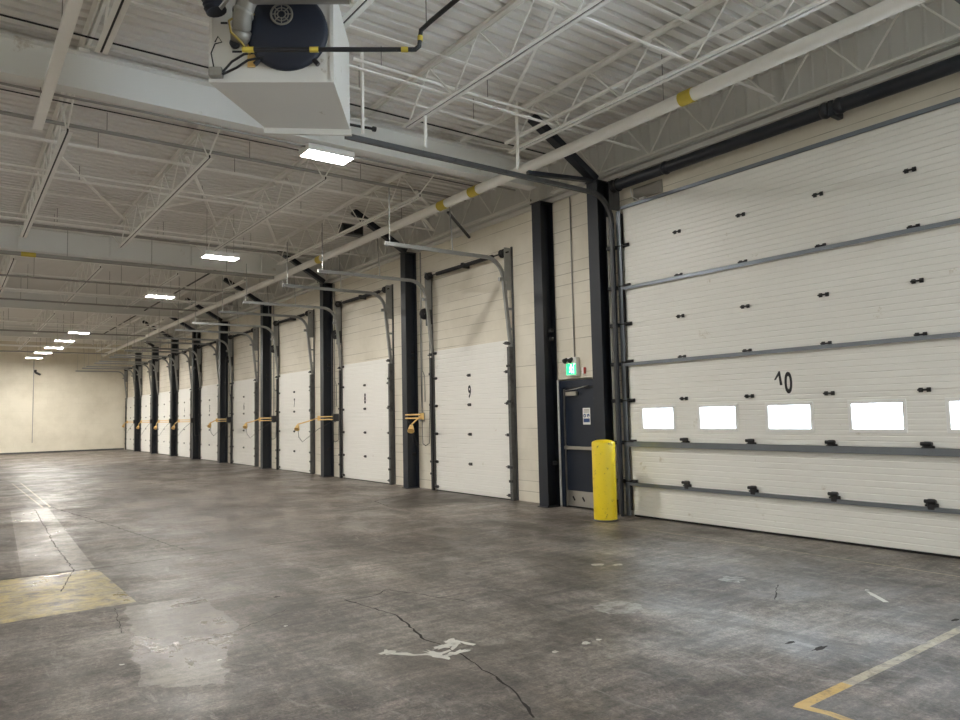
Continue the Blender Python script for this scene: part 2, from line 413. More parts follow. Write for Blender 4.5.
blob(4.75, 4.52, .22, .20, 30, .08, .0014, .25).build('scuffed_ring', M['scuff'], floor); blob(6.36, 4.52, .14, .12, 20, .35, .0014).build('scuffed_ring', M['scuff'], floor)
strip([(6.85,3.42),(6.60,3.14)], .035, .004).build('paint_spill', M['spill'], floor)
for cx, cy, r in ((3.85,4.0,.03),(3.55,4.0,.02),(3.98,4.0,.018),(6.9,3.45,.02),(5.9,5.9,.06),(6.05,5.75,.05),(2.3,5.9,.015),(1.05,5.75,.014),(2.5,9.5,.015),(1.62,5.4,.012)):
    blob(cx, cy, r*1.3, r, 12, .35).build('paint_speck', M['spill'], floor)
for cx, cy, rx, ry in ((4.98,3.06,.05,.02),(5.0,2.86,.08,.02),(6.45,2.55,.05,.02),(2.6,6.9,.03,.02)):
    blob(cx, cy, rx, ry, 16, .4, .0018).build('oil_spot', M['crack'], floor)

# ------------------------------------------------------------------ steel columns
COL = [('big', 8.48, 8.72, 'between the navy personnel door and door 10'), ('c', 9.93, 10.17, 'between door 9 and the navy personnel door'),
       ('c', 14.82, 15.04, 'between doors 9 and 8'), ('c', 19.49, 19.71, 'between doors 8 and 7'), ('c', 24.44, 24.66, 'between doors 7 and 6'),
       ('c', 29.22, 29.46, 'between doors 6 and 5'), ('c', 33.10, 33.34, 'between doors 5 and 4'), ('c', 36.84, 37.08, 'fourth from the back wall'),
       ('c', 40.88, 41.12, 'third from the back wall'), ('c', 45.06, 45.30, 'second from the back wall')]
for kind, y0, y1, where in COL:
    yc = (y0+y1)/2; x0 = 8.74
    top = 5.57
    t = thing('steel_column', (8.9, yc, 0), 'dark navy steel column ' + where, 'column', 'navy steel columns along the dock wall')
    org = (8.9, yc, 0)
    m = MB(); m.box(x0, x0+.018, y0, y1, .012, top); m.box(9.026, X-.003, y0, y1, .012, top); m.box(x0+.018, 9.026, yc-.006, yc+.006, .012, top)
    m.build('shaft', M['navy'], t, org)
    m = MB(); m.bbox(x0-.04, X-.002, y0-.015, y1+.015, 0, .014, .003); m.build('base_plate', M['navy'], t, org)
    m = MB(); m.box(x0-.02, X-.002, y0-.02, y1+.02, top, top+.012); m.build('cap_plate', M['navy'], t, org)
    if abs(y0-9.93) > .1 and abs(y0-45.06) > .1:
        m = MB(); m.bar((8.82, yc, 5.62), (7.45, yc, 6.40), .15, .12); m.build('knee_brace', M['navy'], t, org)
    for k, z in enumerate((3.0, 3.15, .75) if kind == 'c' and abs(y0-40.88) > .1 else ()):
        m = MB(); m.bbox(x0+.12, x0+.2, y0-.05, y0-.001, z, z+.07, .004); m.build('bolt_block', M['black'], t, org)
# short dark header strut beside the large column
m = MB(); m.bar((7.55, 8.86, 5.59), (8.73, 8.59, 5.59), .09, .06)
tag(m.build('column_strut', M['navy'], None, (8.0, 8.6, 5.5)), 'dark navy strut reaching into the room from the top of the column beside door 10', 'strut')

# ------------------------------------------------------------------ roof beams
BEAMS = [(10.1, 5.84, 6.33), (20.0, 5.77, 6.33), (30.1, 5.75, 6.33), (40.0, 5.75, 6.33)]
for i, (yb, z0, z1) in enumerate(BEAMS):
    t = thing('roof_beam', (-2, yb, z0), 'pale grey steel roof beam crossing the warehouse, %s from the camera' % ORD[i], 'beam', 'pale grey roof beams')
    org = (-2, yb, z0); xe = 8.73 if i == 0 else 9.02
    m = MB(); m.box(-14, xe, yb-.006, yb+.006, z0+.016, z1-.016); m.build('web', M['beam'], t, org)
    m = MB(); m.box(-14, xe, yb-.11, yb+.11, z0, z0+.016); m.build('bottom_flange', M['beam'], t, org)
    m = MB(); m.box(-14, xe, yb-.11, yb+.11, z1-.016, z1); m.build('top_flange', M['beam'], t, org)
    for xs in () if i == 0 else (1.3, 3.25, 5.2, 7.1):
        m = MB(); m.box(xs-.006, xs+.006, yb-.10, yb+.10, z0+.016, z1-.016); m.build('stiffener', M['beam'], t, org)

# ------------------------------------------------------------------ open web roof joists
BAY = [(.4, 10.1), (10.1, 20.0), (20.0, 30.1), (30.1, 40.0), (40.0, 48.95)]
JX = [8.93, 7.1, 5.2, 3.25, 1.3, -.65]
def joist(x, y0, y1, label):
    yc = (y0+y1)/2; org = (x, yc, 5.78)
    t = thing('roof_joist', org, label, 'roof joist', 'white open-web roof joists')
    near = x > 8.5
    zb, zt = (5.71, 6.40) if near else (5.78, 6.37)
    def chord(name, a, b, z, up):
        m = MB()
        for s_ in (-1, 1):
            m.box(x+s_*.013, x+s_*.020, a, b, z, z+.055)
            m.box(x+s_*.020, x+s_*.066, a, b, z+(.049 if up else 0), z+(.055 if up else .006))
        m.build(name, M['joist'], t, org)
    a, b = y0+.12, y1-.12
    e = .55 if near else 1.35
    if near: e = .3
    m = MB(); m.box(x-.0125, x+.0125, y0+e, y1-e, zb+.012, zb+.050); m.build('slit_shade', M['black'], t, org)  # black bar paints the shade in the slit between the chord angles
    chord('top_chord', a-.1, b+.1, zt, True); chord('bottom_chord', y0+e, y1-e, zb, False)
    m = MB(); k = int((b-a)/.62); n2 = k if k % 2 == 0 else k-1
    lo, hi = zb+.03, zt+.03
    ya, ybb = y0+e+.08, y1-e-.08; cnt = max(2, int((ybb-ya)/.56)); cnt += cnt % 2
    pts = [(ya+(ybb-ya)*j/cnt, lo if j % 2 == 0 else hi) for j in range(cnt+1)]
    for j in range(cnt): m.cyl((x, pts[j][0], pts[j][1]), (x, pts[j+1][0], pts[j+1][1]), .013, 6)
    m.cyl((x, a-.02, hi), (x, ya, lo), .013, 6); m.cyl((x, b+.02, hi), (x, ybb, lo), .013, 6)
    m.build('web_rods', M['joist'], t, org)
    zs = 6.331
    for yy in (y0+.02, y1-.12): m = MB(); m.box(x-.06, x+.06, yy, yy+.1, zs, zt-.001); m.build('bearing_seat', M['joist'], t, org)
    return t
where_bay = ['in front of the nearest roof beam', 'between the first and second roof beams', 'between the second and third roof beams', 'between the third and fourth roof beams', 'in the bay against the back wall']
where_x = ['hugging the dock wall', 'second from the dock wall', 'third from the dock wall', 'fourth from the dock wall', 'fifth from the dock wall', 'sixth from the dock wall']
for b, (y0, y1) in enumerate(BAY):
    for i, x in enumerate(JX):
        joist(x, y0, y1, 'white open-web joist %s, %s' % (where_x[i], where_bay[b]))
# cross bridging angles between joists
k = 0
for b, (y0, y1) in enumerate(BAY):
    for f in ((.503, .745) if b == 0 else (.36, .68)):
        yb = y0+(y1-y0)*f
        for nm, z in (('bottom', 5.842), ('top', 6.335)):
            if b >= 3 and nm == 'top': continue
            m = MB(); m.box(-1, 8.86, yb-.022, yb+.022, z, z+.005); m.box(-1, 8.86, yb+.017, yb+.022, z+.005, z+.04)
            tag(m.build('bridging_angle', M['joist'], None, (4, yb, z)), '%s %s bridging angle %s' % ('nearer' if f < .6 else 'farther', {'bottom':'lower','top':'upper'}[nm], where_bay[b]), 'brace', 'bridging angles across the joists')
# diagonal roof bracing
for i, (p0, p1, lab) in enumerate((((7.16,12.0,5.86),(8.85,13.7,5.86),'white diagonal brace from the second joist to the dock wall behind the nearest beam'),
        ((7.0,11.42,5.86),(8.23,12.6,5.86),'white sloping brace just above the near end of the joist over door 9'),
        ((7.74,11.47,5.59),(9.047,12.60,5.495),'dark tipped brace running to the block wall above door 9'),
        ((3.3,13.0,6.28),(5.1,17.4,6.28),'white flat brace angled under the deck between second and third roof joists, left part'),
        ((5.1,13.6,6.23),(3.3,16.9,6.23),'white flat brace crossing another under the deck behind the nearest lamp'),
        ((1.35,13.8,6.28),(3.2,17.9,6.28),'white flat brace under the deck at the left of the second bay'),
        ((5.3,15.0,6.28),(7.0,18.5,6.28),'white flat brace under the deck in front of door 8'),
        ((7.5,3.2,6.30),(6.9,8.6,5.86),'long pale brace sloping between the wall joists in front of the nearest beam'))):
    m = MB(); m.bar(p0, p1, .05, .035); tag(m.build('diagonal_brace', M['black'] if i == 2 else M['joist'], None, p0), lab, 'brace')
# tall thin posts / hangers in the near bay
for i, (p0, p1, lab) in enumerate((((6.82,8.22,5.33),(6.82,8.22,6.37),'pale vertical hanger holding up the door 10 track near the wall end'),
        ((5.2,8.22,5.33),(5.2,8.22,5.775),'short hanger strap holding up the door 10 track in mid span'),
        ((4.25,8.22,5.33),(4.25,8.22,6.42),'hanger strap at the room end of the door 10 track'),
        ((5.25,5.35,6.34),(7.05,8.9,6.34),'pale flat sway bar crossing the joists ahead of the nearest beam'))):
    m = MB(); m.bar(p0, p1, .04, .03); tag(m.build('hanger_strap', M['joist'], None, p0), lab, 'hanger')

# ------------------------------------------------------------------ overhead pipes
def pipe(name, pts, r, mat, label, cat='pipe', group=None, bands=(), n=10, bandmat='yellow', hang=()):
    org = pts[0]; t = thing(name, org, label, cat, group)
    m = MB(); m.tube(pts, r, n); m.build('pipe', mat, t, org)
    for (p0, p1) in bands:
        m = MB(); m.cyl(p0, p1, r*1.06+.002, n); m.build('label_band', M[bandmat], t, org)
    for p in hang:
        m = MB(); m.cyl((p[0],p[1],p[2]), (p[0],p[1],6.43), .006, 6)
        m.build('hanger', M['conduit'], t, org)
    return t
pw = .085
pipe('main_pipe', [(7.6,-8.5,5.70),(7.6,48.5,5.70)], pw, M['pipew'], 'large white main pipe running the length of the dock wall under the joists', 'pipe', None,
     [((7.6,5.62,5.70),(7.6,5.82,5.70)), ((7.6,10.28,5.70),(7.6,10.52,5.70)), ((7.6,11.3,5.70),(7.6,11.55,5.70)), ((7.6,17.0,5.70),(7.6,17.25,5.70))], 18,
     hang=[(7.6,y,5.70) for y in (3.0,6.1,9.2,13,17,21.5,26,31,36)])
cross = [(9.35,6.22,.012,'black','thin black cable line just in front of the nearest beam'), (12.1,6.12,.030,'pipeg','grey sprinkler line, first behind the nearest beam'), (12.9,6.10,.026,'pipew','white sprinkler line, second behind the nearest beam'),
         (11.6,6.26,.010,'black','thin dark cable line close behind the nearest beam'), (14.95,6.14,.024,'pipew','white pipe crossing the middle of the second bay'), (18.2,6.08,.030,'pipew','white pipe just before the second roof beam'),
         (18.75,6.12,.035,'pipeg','grey pipe hugging the front of the second roof beam'), (23.3,5.72,.028,'pipeg','grey pipe in the third bay nearest the second beam'), (25.2,5.66,.03,'pipew','white pipe in the middle of the third bay'),
         (27.6,5.70,.03,'pipeg','grey pipe in the third bay nearest the third beam'), (33.2,5.66,.03,'pipew','white pipe at the start of the fourth bay'), (36.2,5.62,.035,'pipeg','grey pipe in the fourth bay over the distant lamps'),
         (42.6,5.60,.035,'pipew','white pipe in the bay before the back wall'), (45.8,5.55,.035,'pipeg','grey pipe closest to the back wall')]
for y, z, r, mt, lab in cross:
    pipe('sprinkler_pipe' if r > .02 else 'cable', [(-8,y,z),(7.42 if z < 5.83 else 8.6,y,z)], r, M[mt], lab, 'pipe' if r > .02 else 'cable', 'lines crossing under the roof deck', n=8,
         hang=[(x,y,z) for x in (-.2,1.9,4.1,6.2)] if r > .02 else ())
pipe('conduit', [(6.13,20.6,5.95),(6.13,39.5,5.95)], .022, M['black'], 'dark conduit running away under the deck beyond the second roof beam', 'conduit', n=8, hang=[(6.13,y_,5.95) for y_ in (22,25,28)])
pipe('sprinkler_pipe', [(4.0,7.98,6.15),(8.5,7.98,6.15)], .02, M['pipew'], 'white pipe under the deck between the heater and the dock wall', 'pipe', n=8, hang=[(x_,7.98,6.15) for x_ in (4.4,6.1)])
pipe('sprinkler_pipe', [(4.1,8.6,6.1),(7.4,8.6,6.1)], .016, M['pipew'], 'thinner white pipe between the heater and the nearest beam', 'pipe', n=8, hang=[(x_,8.6,6.1) for x_ in (4.4,6.3)])
pipe('gas_main', [(-8,19.86,5.66),(7.42,19.86,5.66)], .05, M['pipeg'], 'grey pipe slung right under the second roof beam with a yellow label', 'pipe', None, [((1.35,19.86,5.66),(1.65,19.86,5.66))], 10, hang=[(x,19.86,5.66) for x in (-1.5,.6,2.3,4.2,6.1)])
pipe('beam_conduit', [(-3,10.22,5.80),(1.0,10.22,5.79),(2.0,10.23,5.81),(4.2,10.22,5.80),(8.4,10.22,5.80)], .016, M['conduit'], 'thin grey conduit clipped under the nearest roof beam', 'conduit')
m = MB(); m.tube([(4.85,9.88,6.15),(5.31,9.88,6.17)], .022, 8); m.cyl((5.28,9.88,6.17),(5.33,9.88,6.17),.04,10)
tag(m.build('pipe_stub', M['black'], None, (4.85,9.88,6.15)), 'short black capped pipe stub on the face of the nearest beam', 'pipe')
# white cable channel at the left
t = thing('cable_channel', (.85,5,5.75), 'broad white boxed channel passing under the nearest beam at far left', 'channel')
m = MB(); m.bar((.90,5.0,5.75),(.94,11.5,5.79), .12, .07); m.build('channel', M['pipew'], t, (.85,5,5.75))
for x_, y_ in ((.91,6.4),(.925,8.8),(.94,11.2)):
    m = MB(); m.cyl((x_,y_,5.76),(x_,y_,6.43),.006,6); m.build('hanger_rod', M['conduit'], t, (.85,5,5.75))

# ------------------------------------------------------------------ high bay lamps
def lamp(x, y, z, label, shown=True):
    org = (x, y, z); t = thing('high_bay_lamp', org, label, 'lamp', 'bright rectangular high bay lamps')
    m = MB(); m.box(x-.38, x+.38, y-.19, y+.19, z+.03, z+.10)
    for a, b in ((-.38,-.361), (.361,.38)): m.box(x+a, x+b, y-.19, y+.19, z-.002, z+.03)
    for a, b in ((-.19,-.171), (.171,.19)): m.box(x-.361, x+.361, y+a, y+b, z-.002, z+.03)
    m.build('housing', M['white'], t, org)
    m = MB(); m.box(x-.36, x+.36, y-.17, y+.17, z, z+.029); m.build('lens', M['lamp'], t, org)
    for s_ in (-1, 1):
        m = MB(); m.cyl((x+s_*.3, y, z+.10), (x+s_*.3, y, 6.43), .004, 6); m.build('hanger_wire', M['conduit'], t, org)
for i, (x, y, z) in enumerate(((4.69,10.28,5.72),(4.96,16.6,5.35),(5.06,22.8,5.35),(4.42,34.05,5.4),(4.33,37.65,5.4),(4.17,40.2,5.295),(3.98,42.9,5.263),(3.82,45.7,5.21))):
    lamp(x, y, z, 'glowing rectangular high bay lamp, %s from the camera' % ORD[i])
for i, (x, y) in enumerate(((4.69,-3.4),(-4.5,-5),(-4.5,2),(-4.5,9),(-4.5,16.6),(-4.5,23),(-4.5,29),(-4.5,35),(-4.5,41.5),(-4.5,47),(-10.5,3),(-10.5,16),(-10.5,30),(-10.5,44))):  # unseen lamps, added to brighten the hall
    lamp(x, y, 5.6, 'added unseen lamp brightening the hall, %s' % ORD[i])

# ------------------------------------------------------------------ sectional doors
def ribbed(mb, xf, xb, y0, y1, z0, z1, pitch, depth=.005, gw=.012):
    """door panel: front face xf (towards the room) with horizontal grooves"""
    n = max(1, round((z1-z0)/pitch)); st = (z1-z0)/n
    prof = [(xf+.004, z0), (xf+.004, z0+.005), (xf, z0+.012)]
    for i in range(1, n):
        z = z0+i*st; prof += [(xf, z-gw/2), (xf+depth, z-gw*.2), (xf+depth, z+gw*.2), (xf, z+gw/2)]
    prof += [(xf, z1-.012), (xf+.004, z1-.005), (xf+.004, z1)]
    k = len(prof); vs = [(x, y0, z) for x, z in prof] + [(x, y1, z) for x, z in prof]
    mb.add(vs, [(i, i+1, k+i+1, k+i) for i in range(k-1)])
    mb.add([(xb,y0,z0),(xb,y1,z0),(xb,y1,z1),(xb,y0,z1)], [(0,1,2,3)])
    mb.add([(xf+.004,y0,z0),(xf+.004,y1,z0),(xb,y1,z0),(xb,y0,z0)], [(0,1,2,3)])
    mb.add([(xf+.004,y0,z1),(xf+.004,y1,z1),(xb,y1,z1),(xb,y0,z1)], [(0,1,2,3)])
    for y in (y0, y1): mb.add([(xf+.004,y,z0),(xf+.004,y,z1),(xb,y,z1),(xb,y,z0)], [(0,1,2,3)])
    return mb
def glyph(ch, w, h, x, yc, zc, mat, parent, org, name='numeral', bold=.0, shear=0.):
    cu = bpy.data.curves.new(name, 'FONT'); cu.body = ch; cu.size = 1; cu.extrude = .0; cu.offset = bold; cu.resolution_u = 4
    tmp = bpy.data.objects.new('tmp', cu); C.objects.link(tmp)
    me = bpy.data.meshes.new_from_object(tmp.evaluated_get(bpy.context.evaluated_depsgraph_get()))
    bpy.data.objects.remove(tmp); bpy.data.curves.remove(cu)
    xs = [v.co.x for v in me.vertices]; ys = [v.co.y for v in me.vertices]
    ax, bx, ay, by = min(xs), max(xs), min(ys), max(ys)
    for v in me.vertices:
        u = ((v.co.x-ax)/(bx-ax)-.5)*w; k = ((v.co.y-ay)/(by-ay)-.5)*h; u += shear*k
        v.co = Vector((x, yc-u, zc+k)) - Vector(org)
    me.name = name; me.materials.clear(); me.materials.append(mat)
    o = bpy.data.objects.new(name, me); C.objects.link(o); o.parent = parent; return o

DOCK = [(9, 12.635, 1.355), (8, 17.42, 1.34), (7, 22.26, 1.32), (6, 27.12, 1.29), (5, 31.48, 1.28), (4, 35.45, 1.16), (3, 39.28, 1.34), (2, 43.44, 1.24), (1, 47.55, 1.22)]
XF = 8.99
def dock_door_parts(t):
    """local frame: origin on the floor at the door's middle, wall face plane"""
    W = 1.355; o = (0,0,0)
    zs = [.02, .645, 1.27, 1.895, 2.52, 3.145]
    for i in range(5):
        m = MB(); ribbed(m, XF-X, -.003, -W, W, zs[i], zs[i+1], .104, .007, .022); m.build('panel', M['white_door'], t)
    m = MB(); m.bbox(XF-X+.004, -.004, -W, W, 0, .02, .004); m.build('bottom_seal', M['rubber'], t)
    xh = XF-X
    for i in range(1, 5):
        m = MB(); m.bbox(xh-.016, xh-.0005, -.055, .055, zs[i]-.03, zs[i]+.03, .004); m.cyl((xh-.02,-.06,zs[i]),(xh-.02,.06,zs[i]), .012, 8); m.build('hinge', M['black'], t)
    for s_ in (-1, 1):
        for i in range(0, 6):
            z = zs[i] if 0 < i < 5 else (.09 if i == 0 else 3.09)
            m = MB(); m.bbox(xh-.02, xh-.0005, s_*(W-.10), s_*(W-.01), z-.03, z+.03, .004); m.cyl((xh-.022, s_*(W-.13), z), (xh-.022, s_*(W+.02), z), .011, 8); m.build('roller_bracket', M['black'], t)
def dock_track(side):
    """side=+1: far edge of the door, -1: near edge. local frame as above"""
    W = 1.355; s_ = side; t = thing('door_track', (0,0,0), 'x', 'door track', 'lift tracks beside the dock doors')
    yt = s_*(W+.075)
    R = .42; ca = (-.52-.0, 4.32)
    XT = -.20; pts = [(-.055, yt, .05), (-.055, yt, 3.0), (XT, yt, 4.32)]
    for k in range(1, 9):
        a = (PI/2)*k/8; pts.append((XT-R*(1-math.cos(a)), yt, 4.32+R*math.sin(a)))
    pts.append((-2.85, yt, 4.74))
    m = MB(); m.tube(pts, 0, sq=(.055, .065)); m.build('track', M['galv'], t)
    m = MB(); m.box(-.034, -.028, yt+s_*.035, yt+s_*.07, .01, 5.0); m.box(-.028, -.004, yt+s_*.064, yt+s_*.07, .01, 5.0); m.build('wall_angle', M['galv_dark'], t)
    m = MB(); m.box(-.21, -.035, yt+s_*.045, yt+s_*.052, 4.30, 4.97); m.box(-.17, -.035, yt+s_*.045, yt+s_*.052, 4.12, 4.30); m.build('bearing_plate', M['galv'], t)
    for z in (3.75, 3.35):
        x1 = -.055-.145*(z-3)/1.32
        m = MB(); m.bar((-.03, yt+s_*.04, z), (x1, yt+s_*.035, z), .012, .05); m.build('tie_bracket', M['galv'], t)
    m = MB(); m.bbox(-.31, -.16, yt-.02, yt+.036, 4.30, 4.37, .004); m.build('tie_bracket', M['galv'], t)
    m = MB(); m.box(-.125, -.09, yt-.04, yt+.04, .0, 3.0); m.box(-.09, -.036, yt+s_*.032, yt+s_*.04, .0, 3.0); m.build('track_guard', M['black'] if s_ > 0 else M['guard'], t)
    for z in (.35, .62, 1.9, 2.6):
        m = MB(); m.bbox(-.145, -.124, yt-.055, yt+.055, z, z+.05, .004); m.build('guard_clamp', M['black'], t)
    m = MB(); m.bar((-2.75, yt, 4.76), (-2.75, yt, 5.76), .035, .006, (1,0,0)); m.build('hanger', M['galv'], t)
    m = MB(); m.bar((-1.4, yt, 4.76), (-1.45, yt, 5.6), .03, .006, (1,0,0)); m.build('hanger', M['galv'], t)
    m = MB(); m.box(-.15, -.085, yt-.02, yt+.02, 3.04, 3.10); m.cyl((-.15,yt-.1,3.06),(-.15,yt+.06,3.06),.012,8); m.build('stop_bracket', M['black'], t)
    m = MB(); m.cyl((-.075, yt-s_*.05, 4.82), (-.075, yt-s_*.05, .15), .004, 5); m.build('lift_cable', M['black'], t)
    return t
def shaft(t):
    W = 1.355
    m = MB(); m.cyl((-.16, -W-.2, 4.87), (-.16, W+.2, 4.87), .016, 10); m.build('shaft', M['black'], t)
    for a, b in ((-1.05, -.06), (.06, 1.05)):
        m = MB(); nn = 40; pts = []
        m.cyl((-.16, a, 4.87), (-.16, b, 4.87), .038, 14)
        for k in range(nn):
            y = a+(b-a)*(k+.5)/nn; m.lathe([(.038,-.011),(.044,0),(.038,.011)], (-.16,y,4.87), (0,1,0), 12)
        m.build('spring', M['black'], t)
    m = MB(); m.bbox(-.21, -.005, -.03, .03, 4.82, 4.93, .006); m.build('centre_bracket', M['black'], t)
    for s_ in (-1, 1):
        m = MB(); m.lathe([(.02,-.05),(.085,-.05),(.085,-.04),(.065,-.035),(.065,.035),(.085,.04),(.085,.05),(.02,.05)], (-.16, s_*(W+.03), 4.87), (0,1,0), 18); m.build('cable_drum', M['black'], t)
def hoist(t):
    W = 1.355; y = W+.215
    m = MB(); m.bbox(-.12, .002, y-.05, y+.05, 3.75, 4.25, .01); m.build('bracket_box', M['galv_dark'], t)
    m = MB(); m.lathe([(.015,-.02),(.13,-.02),(.13,-.012),(.11,0),(.13,.012),(.13,.02),(.015,.02)], (-.17, y, 4.02), (0,1,0), 20); m.build('chain_wheel', M['black'], t)
    m = MB(); m.tube([(-.29,y,4.02),(-.29,y,2.2),(-.27,y,1.05),(-.20,y,1.0),(-.10,y,1.05),(-.06,y,2.2),(-.05,y,4.02)], .008, 6); m.build('hand_chain', M['galv_dark'], t)
def conduit_run(t):
    W = 1.355; y = W+.62
    m = MB(); m.tube([(-.02,y,1.75),(-.02,y,3.2),(-.02,y,5.55)], .013, 8); m.tube([(-.02,y-.12,2.0),(-.02,y-.12,2.6),(-.02,y-.02,2.75),(-.02,y-.02,5.55)], .010, 8); m.build('conduit', M['conduit'], t)
    m = MB(); m.bbox(-.07, -.002, y-.07, y+.07, 1.55, 1.75, .006); m.build('junction_box', M['galv'], t)
proto = {}
neigh = {9:'nearest the navy personnel door', 1:'against the back wall'}
for num, yc, hw in DOCK:
    sy = hw/1.355
    lab = {9:'white dock door numbered 9, nearest of the row', 8:'white dock door numbered 8, second of the row', 7:'white dock door third of the row, between the second and fourth columns from door 9'}.get(num,
          'white dock door, %s of the row counted from the personnel door' % ORD[9-num])
    if num == 7: lab = 'white dock door, third of the row counted from the personnel door'
    place = 'dock door 9' if num == 9 else 'dock door 8' if num == 8 else 'the dock door %s places beyond door 9' % ['','','two','three','four','five','six','seven','eight'][9-num]
    if not proto:
        d = thing('dock_door', (X,yc,0), lab, 'door', 'white sectional dock doors'); dock_door_parts(d); proto['d'] = d
        tf = dock_track(1); tn = dock_track(-1); proto['f'] = tf; proto['n'] = tn
        sh = thing('torsion_shaft', (0,0,0), 'x', 'door spring', 'spring shafts above the dock doors'); shaft(sh); proto['s'] = sh
        ho = thing('chain_hoist', (0,0,0), 'x', 'hoist', 'hand chain hoists beside the dock doors'); hoist(ho); proto['h'] = ho
        co = thing('wall_conduit', (0,0,0), 'x', 'conduit', 'conduit drops between the dock doors'); conduit_run(co); proto['c'] = co
        tr5 = (tf, tn, sh, ho, co)
    else:
        d = copy_tree(proto['d']); tr5 = tuple(copy_tree(proto[k]) for k in 'fnshc')
    d['label'] = lab
    if num == 1: [bpy.data.objects.remove(c_) for c_ in list(tr5[3].children)+[tr5[3]]]; tr5 = tr5[:3]+tr5[4:]
    for o_ in (d,)+tr5: o_.location = (X, yc, 0); o_.scale = (1, sy, 1)
    if num == 3: tr5[3].location.y -= .05
    LB = ['grey lift track on the far side of %s','grey lift track on the near side of %s','black spring shaft with cable drums above %s','hand chain hoist with black wheel beside %s','conduit drop with junction box beside %s']
    if num == 1: LB.pop(3)
    for o_, s_ in zip(tr5, LB):
        o_['label'] = s_ % place
for num, yc, hw in DOCK:            # numbers painted on the doors
    d = [o for o in C.objects if o.name.startswith('dock_door') and abs(o.location.y-yc) < .01][0]
    if num >= 4:
        glyph(str(num), .11, .28, XF-X-.0012, 0, 2.17, M['ink'], d, (0,0,0), 'numeral', .034)

# ------------------------------------------------------------------ dock lights on folding arms
ARMS = [(14.6, 13.86, 13.98, -.26, 'folded against the column between doors 9 and 8'), (18.55, 19.4, 20.45, -.25, 'reaching out in front of the column between doors 8 and 7'),
        (23.2, 24.2, 25.0, -.2, 'stretched beyond the column between doors 7 and 6'), (27.9, 29.0, 29.2, -.18, 'in front of the column between doors 6 and 5'),
        (32.9, 34.7, 34.75, -.27, 'across the dock door five places from door 9'), (36.6, 38.5, 38.2, -.28, 'across the dock door six places from door 9'),
        (40.6, 42.5, 42.2, -.28, 'across the dock door seven places from door 9'), (44.7, 46.2, 46.1, -.2, 'across the dock door nearest the back wall')]
for ya, yb, yl, dz, where in ARMS:
    x = 8.62; z = 1.66; org = (x, ya, z)
    t = thing('dock_light', org, 'yellow dock light arm ' + where, 'dock light', 'dock lights on yellow arms')
    # wall plate on the column or the track guard
    m = MB(); m.bbox(x-.03, x+.115, ya-.07, ya+.07, z-.08, z+.12, .006); m.build('mount', M['black'], t, org)
    m = MB(); m.tube([(x-.05, ya, z+.05), (x-.07, yb, z+.05)], .018, 8); m.tube([(x-.05, ya, z-.03), (x-.07, yb, z-.03)], .018, 8); m.bbox(x-.10, x-.03, yb-.03, yb+.03, z-.06, z+.08, .005); m.build('arm', M['arm'], t, org)
    m = MB(); m.tube([(x-.09, yb, z+.02), (x-.20, (yb+yl)/2, z+.02+dz*.4), (x-.26, yl, z+dz+.10)], .018, 8); m.build('arm', M['arm'], t, org)
    m = MB(); m.lathe([(.0,-.09),(.04,-.09),(.055,-.04),(.075,.05),(.08,.065),(.07,.065),(.0,.05)], (x-.28, yl, z+dz), Vector((-.4,-.5,-.75)), 18); m.build('lamp_head', M['arm'], t, org)
    m = MB(); m.tube([(x-.26,yl,z+dz),(x-.22,yl+.03,z+dz-.28),(x-.12,yl,z+dz-.42),(x-.05,(ya+yl)/2,z-.3),(x,ya,z-.05)], .007, 6); m.build('cord', M['black'], t, org)

# ------------------------------------------------------------------ large door 10
D = thing('overhead_door', (X, 5.375, 0), 'huge white overhead door numbered 10 with a row of bright windows', 'door'); org = (X, 5.375, 0)
ZS = [.03, .56, 1.20, 1.86, 2.49, 3.11, 3.74, 4.41, 5.02]; y0, y1 = 2.60, 8.14
WIN = [(7.57), (6.48), (5.375), (4.25), (3.16)]
WH = .31; WZ = (1.40, 1.735)
xf = 8.985; xb = X-.004
for i in range(8):
    m = MB()

    if i == 2:
        ribbed(m, xf, xb, y0, y1, ZS[i], WZ[0]-.001, .066, .0055, .018)
        ribbed(m, xf, xb, y0, y1, WZ[1]+.001, ZS[i+1], .066, .0055, .018)
        e = [y0]
        for w in WIN[::-1]: e += [w-WH, w+WH]
        e.append(y1)
        for k in range(0, len(e), 2): ribbed(m, xf, xb, e[k], e[k+1], WZ[0]-.001, WZ[1]+.001, .066, .0055, .018)
    else: ribbed(m, xf, xb, y0, y1, ZS[i], ZS[i+1], .078, .0055, .018)
    m.build('panel', M['white_door'], D, org)
for w in WIN:
    m = MB(); a, b, c, d = w-WH-.03, w+WH+.03, WZ[0]-.03, WZ[1]+.03
    m.bbox(xf-.014, xf+.001, a, b, c, c+.045, .004); m.bbox(xf-.014, xf+.001, a, b, d-.045, d, .004)
    m.bbox(xf-.014, xf+.001, a, a+.045, c+.045, d-.045, .004); m.bbox(xf-.014, xf+.001, b-.045, b, c+.045, d-.045, .004)
    fr = m.build('window_frame', M['white'], D, org)
    m = MB(); m.box(xf+.02, xf+.028, w-WH+.001, w+WH-.001, WZ[0], WZ[1]); m.build('pane', M['pane'], fr, org)
for z, h, dp in ((.505, .04, .05), (1.13, .072, .06), (2.435, .04, .05), (3.685, .04, .05)):
    m = MB(); x0 = xf-dp
    m.box(x0, x0+.004, y0-.02, y1+.05, z, z+h); m.box(x0, xf-.001, y0-.02, y1+.05, z+h-.004, z+h); m.box(x0+.004, xf-.001, y0-.02, y1+.05, z, z+.004)
    m.box(x0, x0+.012, y0-.02, y1+.05, z-.012, z); m.build('strut', M['strut'], D, org)
HY = (7.05, 5.94, 4.81, 3.70)
